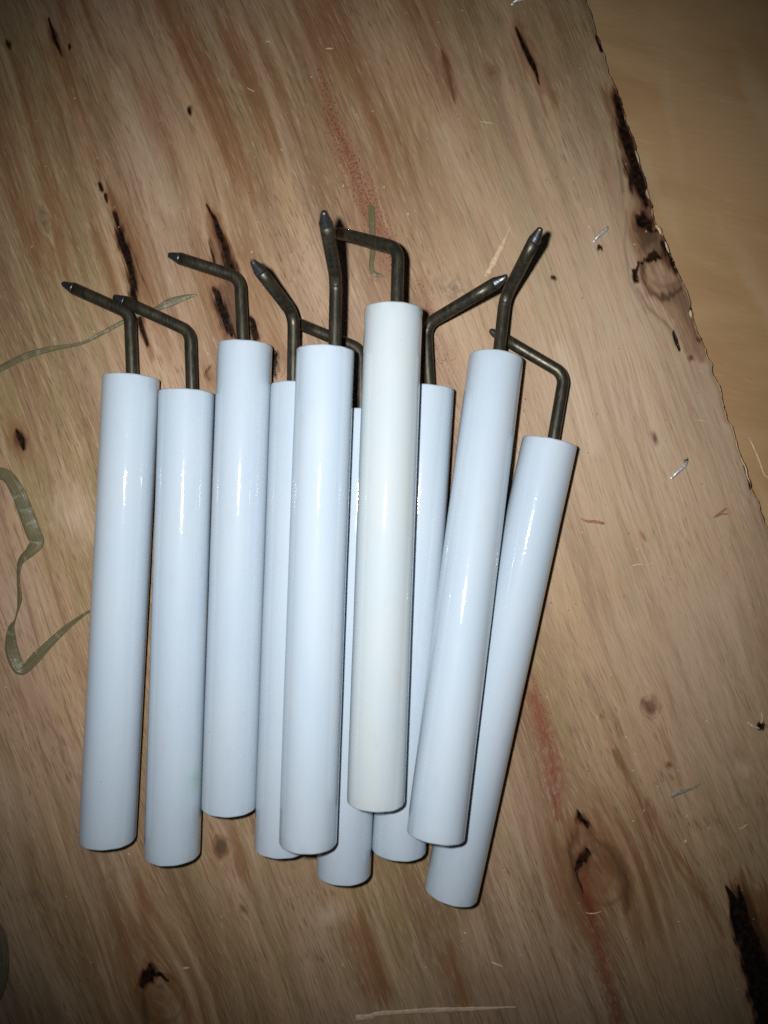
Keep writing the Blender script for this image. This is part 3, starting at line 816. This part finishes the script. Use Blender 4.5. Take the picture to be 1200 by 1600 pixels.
ribbon('strapping_strip', [(-60, 728, 1.5, 9, 10), (-20, 738, 1.6, 9, 10), (8, 742, 1.5, 10, 10), (26, 766, 1.2, 11, 5), (40, 800, 1.0, 12, 0), (52, 832, 1.2, 11, -15), (57, 848, 2.0, 10, -35), (46, 862, 1.8, 8, 10), (32, 877, 0.8, 8, 40), (28, 905, 1.2, 7, 50), (30, 935, 1.5, 7, 40), (24, 965, 1.4, 4, 60), (17, 985, 1.2, 8, 25), (18, 1015, 1.0, 10, 0), (28, 1042, 0.8, 9, -20), (38, 1046, 0.5, 7, -10), (54, 1030, 0.5, 8, 0), (78, 1005, 0.5, 6, 10), (105, 980, 0.4, 5, 30), (140, 955, 0.3, 3, 40), (180, 940, 0.3, 3, 0)],
       'curled olive plastic strapping strip lying left of the electrodes', 'strip', 'plastic strapping scraps')
ribbon('strapping_strip', [(-60, 606, 0.3, 4, 0), (0, 576, 0.3, 5, 0), (40, 556, 0.5, 5, 10), (80, 545, 0.6, 4, 20), (128, 536, 0.4, 2.5, 30), (160, 520, 0.4, 3, 20), (200, 499, 0.4, 3, 20), (240, 484, 0.4, 3.5, 0), (265, 473, 0.4, 6.5, 0), (288, 465, 0.3, 4.5, 0), (308, 460, 0.2, 0.8, 0)],
       'thin straight olive strapping sliver passing under the two leftmost rods', 'strip', 'plastic strapping scraps')
ribbon('strapping_strip', [(580, 321, 0.3, 4.5, 0), (581, 345, 0.3, 5, 0), (582, 370, 0.3, 4.5, 5), (582, 395, 0.5, 4.5, 20), (580, 415, 0.5, 4, 10), (584, 427, 0.4, 4, 0), (592, 430, 0.4, 3, 0), (598, 431, 0.3, 1, 0)],
       'short olive strapping scrap crossing under the rod of the cream electrode', 'strip', 'plastic strapping scraps')
ribbon('strapping_strip', [(-50, 1420, 1, 14, 0), (-20, 1440, 1.2, 14, 0), (-4, 1470, 1.4, 14, 0), (2, 1500, 1.4, 12, 5), (-2, 1530, 1.4, 13, 0), (-14, 1560, 1.2, 13, 0), (-50, 1590, 1, 12, 0)],
       'dark curl of strapping cut by the left border near the bottom corner', 'strip', 'plastic strapping scraps')

# ------------------------------------------------------------------ wood splinters
M_SPL_P = mat_plain('pale_splinter_wood', (0.50, 0.39, 0.27), (0.38, 0.28, 0.18))
M_SPL_B = mat_plain('reddish_splinter_wood', (0.22, 0.085, 0.045), (0.34, 0.16, 0.09))
M_SPL_G = mat_plain('faded_green_plastic', (0.115, 0.135, 0.11), (0.18, 0.195, 0.16), 500, 0.4)
M_SPL_O = mat_plain('tan_splinter_wood', (0.44, 0.30, 0.17), (0.56, 0.42, 0.27))
def splinter(pts, mat, label, z0=0.0, name='wood_splinter', cat='splinter', group='wood splinters on the board', h=0.35):
    """pts: (px, py, half width px); thin faceted sliver"""
    rng = random.Random(int(pts[0][0] * 7 + pts[0][1]))
    cs = catmull(pts, 5)
    ce = [at(c[0], c[1], z0) for c in cs]
    vs_, fs = [], []
    for i, c in enumerate(cs):
        t = (ce[min(i + 1, len(ce) - 1)] - ce[max(i - 1, 0)]).normalized()
        s = t.cross(Vector((0, 0, 1))).normalized()
        w = max(c[2], 0.25) * PX * rng.uniform(0.82, 1.15)
        hh = min(w * 1.2, h * MM) * rng.uniform(0.7, 1.1)
        zb = 0.00003 + 0.00012 * math.sin(math.pi * i / (len(cs) - 1))
        base = ce[i]
        for (f, z) in ((-1, 0.15), (-0.55, 0.8), (rng.uniform(-0.1, 0.3), 1.0), (0.7, 0.65), (1, 0.1), (0, 0.0)):
            vs_.append(base + s * (w * f) + Vector((0, 0, zb + hh * z)))
    for i in range(len(cs) - 1):
        for k in range(6):
            a, b = i * 6 + k, i * 6 + (k + 1) % 6
            fs.append((a, b, b + 6, a + 6))
    fs += [tuple(range(6))[::-1], tuple((len(cs) - 1) * 6 + k for k in range(6))]
    me_ = pydata(name, vs_, fs, False)
    bm = bmesh.new(); bm.from_mesh(me_); bmesh.ops.recalc_face_normals(bm, faces=bm.faces); bm.to_mesh(me_); bm.free()
    return tag(link(name, me_, mat), label, cat, group)
splinter([(799, 351, 0.6), (792, 368, 2.5), (784, 385, 4), (775, 402, 4.5), (766, 420, 4), (758, 432, 2.5)], M_SPL_O, 'tan pointed splinter between the two rods pointing up to the right')
splinter([(556, 1591, 5), (580, 1588, 4.5), (590, 1584, 4), (640, 1580, 4.2), (700, 1577, 4), (740, 1576, 3.5), (770, 1574.5, 2), (806, 1573, 1)], M_SPL_P, 'long pale splinter at the bottom edge of the picture')
splinter([(906, 809, 0.6), (915, 814, 1.8), (928, 815, 2.4), (944, 818, 1.8)], M_SPL_B, 'small reddish brown splinter right of the rightmost electrode')
splinter([(1114, 809, 0.6), (1124, 802, 1.8), (1135, 794, 1.2)], M_SPL_B, 'tiny brown splinter lying below the lower staple')
splinter([(1118, 809, 0.5), (1126, 804, 1.2), (1137, 803, 1.0)], M_SPL_B, 'tiny brown splinter touching another one near the board edge')
splinter([(985, 885, 0.8), (998, 882, 1.6), (1012, 883, 1.4), (1022, 879, 0.8)], M_SPL_P, 'small pale shaving on the right of the board')
splinter([(1047, 1246, 2.0), (1056, 1240, 3.4), (1068, 1236, 2.6), (1082, 1231, 1.8), (1096, 1224, 0.7)], M_SPL_G, 'small green plastic sliver on the lower right of the board', name='plastic_sliver', cat='sliver', group=None)
splinter([(767, 1503, 0.8), (776, 1506, 1.6), (785, 1510, 1.2)], M_SPL_O, 'short tan shaving right of the slanted electrode near the bottom')
splinter([(283, 1514, 0.6), (290, 1512, 2.2), (296, 1512, 0.8)], M_SPL_P, 'small white shaving beside the dark knot at bottom left')
splinter([(1154, 1295, 0.7), (1160, 1293, 1.2), (1167, 1288, 0.8)], M_SPL_P, 'curled pale shaving above the black burn mark')
splinter([(1167, 1128, 1.0), (1176, 1134, 2.0), (1186, 1138, 1.2)], M_SPL_P, 'pale torn fibre left of the gouge at the right border')
splinter([(1190, 1112, 0.7), (1191, 1122, 1.6), (1189, 1130, 1.2)], M_SPL_P, 'pale torn fibre above the gouge at the right border')
splinter([(1170, 683, 0.7), (1178, 700, 1.6), (1187, 722, 1.6), (1194, 741, 1.4), (1204, 748, 1.2)], M_SPL_O, 'straw coloured fibre on the lower panel beyond the board edge', z0=-BOARD_T)
splinter([(508, 76, 0.8), (514, 76.5, 1.4), (520, 76, 0.8)], M_SPL_P, 'short pale shaving near the top of the board')
splinter([(752, 190, 0.5), (762, 192, 0.9), (772, 193, 0.5)], M_SPL_P, 'thin pale hair of wood in the upper right of the board')
splinter([(386, 137, 0.6), (392, 141, 1.0), (398, 143, 0.6)], M_SPL_P, 'tiny pale curl of wood high on the left')
splinter([(415, 66, 0.6), (419, 65, 1.2), (424, 66, 0.6)], M_SPL_P, 'tiny white chip at the top left')
splinter([(1070, 1311, 1.5), (1071, 1314, 2.8), (1071, 1317, 1.5)], M_SPL_P, 'tiny white crumb on the lower right of the board')
splinter([(940, 1424, 0.5), (926, 1427, 1.2), (915, 1426, 0.5)], M_SPL_P, 'pale fibre lying across the red streak')
splinter([(1086, 656, 0.5), (1096, 657, 1.0), (1106, 659, 0.5)], M_SPL_O, 'thin tan fibre above the lower staple')

def torn(y, length, w, mat):                      # frayed bit of face veneer standing on the broken edge
    v0 = float(np.interp(y, (u_edge * EU[1] + v_ax * EV[1]), v_ax))
    pts = []
    for f, ww in ((-0.5, 0.5), (-0.1, 1.0), (0.2, 0.9), (0.5, 0.4)):
        v = v0 + f * length
        u = float(np.interp(v, v_ax, u_edge)) - 0.8 * w
        pts.append((u * EU[0] + v * EV[0], u * EU[1] + v * EV[1], w * ww))
    o = splinter(pts, mat, None, name='torn_fibre', cat=None, group=None)
    o.parent = board
for y, ln, w, mt in ((245, 20, 1.3, M_SPL_P), (358, 16, 2.6, M_SPL_O), (386, 18, 1.8, M_SPL_P), (490, 12, 2.6, M_SPL_P), (735, 40, 1.2, M_SPL_O)):
    torn(y, ln, w, mt)

# ------------------------------------------------------------------ staples
M_STAPLE = mat_plain('zinc_staple_wire', (0.70, 0.70, 0.69), (0.34, 0.34, 0.33), 1600, 0.36, 0.4)
def staple(x0, y0, x1, y1, label, half=2.5):
    """round wire crown, slightly lifted and bent, with its two legs driven into the board"""
    a, b = at(x0, y0), at(x1, y1)
    root = bpy.data.objects.new('staple', None); COL.objects.link(root)
    root.location = (a + b) / 2
    t = (b - a); L_ = t.length; t.normalize(); s = Vector((-t.y, t.x, 0))
    w = half * PX
    crown = [t * (f * L_) + s * (q * PX) + Vector((0, 0, z * MM)) for f, q, z in ((-0.5, 0, 0.12), (-0.42, 0.6, 0.42), (-0.2, 0.9, 0.62), (0.05, 0.2, 0.66), (0.28, -0.6, 0.6), (0.43, -0.3, 0.42), (0.5, 0, 0.10))]
    vs_, fs = sweep(crown, [w * 0.9, w, w * 1.15, w * 1.2, w * 1.1, w, w * 0.9], 10)
    link('crown', pydata('crown', vs_, fs), M_STAPLE, root)
    for f, lean in ((-0.5, -0.06), (0.5, 0.05)):
        p = [t * (f * L_) + Vector((0, 0, 0.16 * MM)), t * ((f + lean) * L_) + Vector((0, 0, -0.2 * MM)), t * ((f + lean) * L_) + Vector((0, 0, -1.6 * MM))]
        vs_, fs = sweep(p, [w * 0.95] * 3, 10)
        link('leg', pydata('leg', vs_, fs), M_STAPLE, root)
    tag(root, label, 'staple', 'staples in the plywood board')
staple(929, 376, 949, 356, 'silver staple in the board beside the knot near the edge')
staple(1050, 746, 1072, 723, 'silver staple low on the right side of the board')
staple(801, 6, 822, -2, 'staple cut by the top border above the dark crack')

# ------------------------------------------------------------------ dust and crumbs nobody could count
def crumbs(name, n, mat, label, smin, smax, seed):
    rng = random.Random(seed)
    vs_, fs = [], []
    for _ in range(n):
        px_, py_ = rng.uniform(-150, 1180), rng.uniform(-150, 1750)
        if px_ > np.interp(py_, ep[:, 1], ep[:, 0]) - 12: continue
        c = at(px_, py_, 0); a = rng.uniform(0, 6.28); L_ = rng.uniform(smin, smax) * PX; W = rng.uniform(0.5, 1.1) * PX; h = rng.uniform(0.4, 1.0) * PX
        t = Vector((math.cos(a), math.sin(a), 0)); s = Vector((-t.y, t.x, 0))
        k = len(vs_)
        vs_ += [c - t * L_ + Vector((0, 0, h * .3)), c + s * W, c + t * L_ + Vector((0, 0, h * .3)), c - s * W, c + Vector((0, 0, h)) + t * L_ * 0.2, c - Vector((0, 0, .00003))]
        for i in range(4):
            fs += [(k + i, k + (i + 1) % 4, k + 4), (k + (i + 1) % 4, k + i, k + 5)]
    me_ = pydata(name, vs_, fs, False)
    tag(link(name, me_, mat), label, 'dust', None, 'stuff')
crumbs('dark_crumbs', 300, mat_plain('dark_bark_crumb', (0.035, 0.022, 0.016), (0.09, 0.05, 0.03)), 'tiny dark specks scattered over the plywood board', 0.6, 2.0, 5)
crumbs('sawdust', 240, mat_plain('pale_sawdust', (0.62, 0.52, 0.40), (0.50, 0.40, 0.30)), 'tiny pale sawdust flecks scattered over the plywood board', 0.6, 3.0, 6)
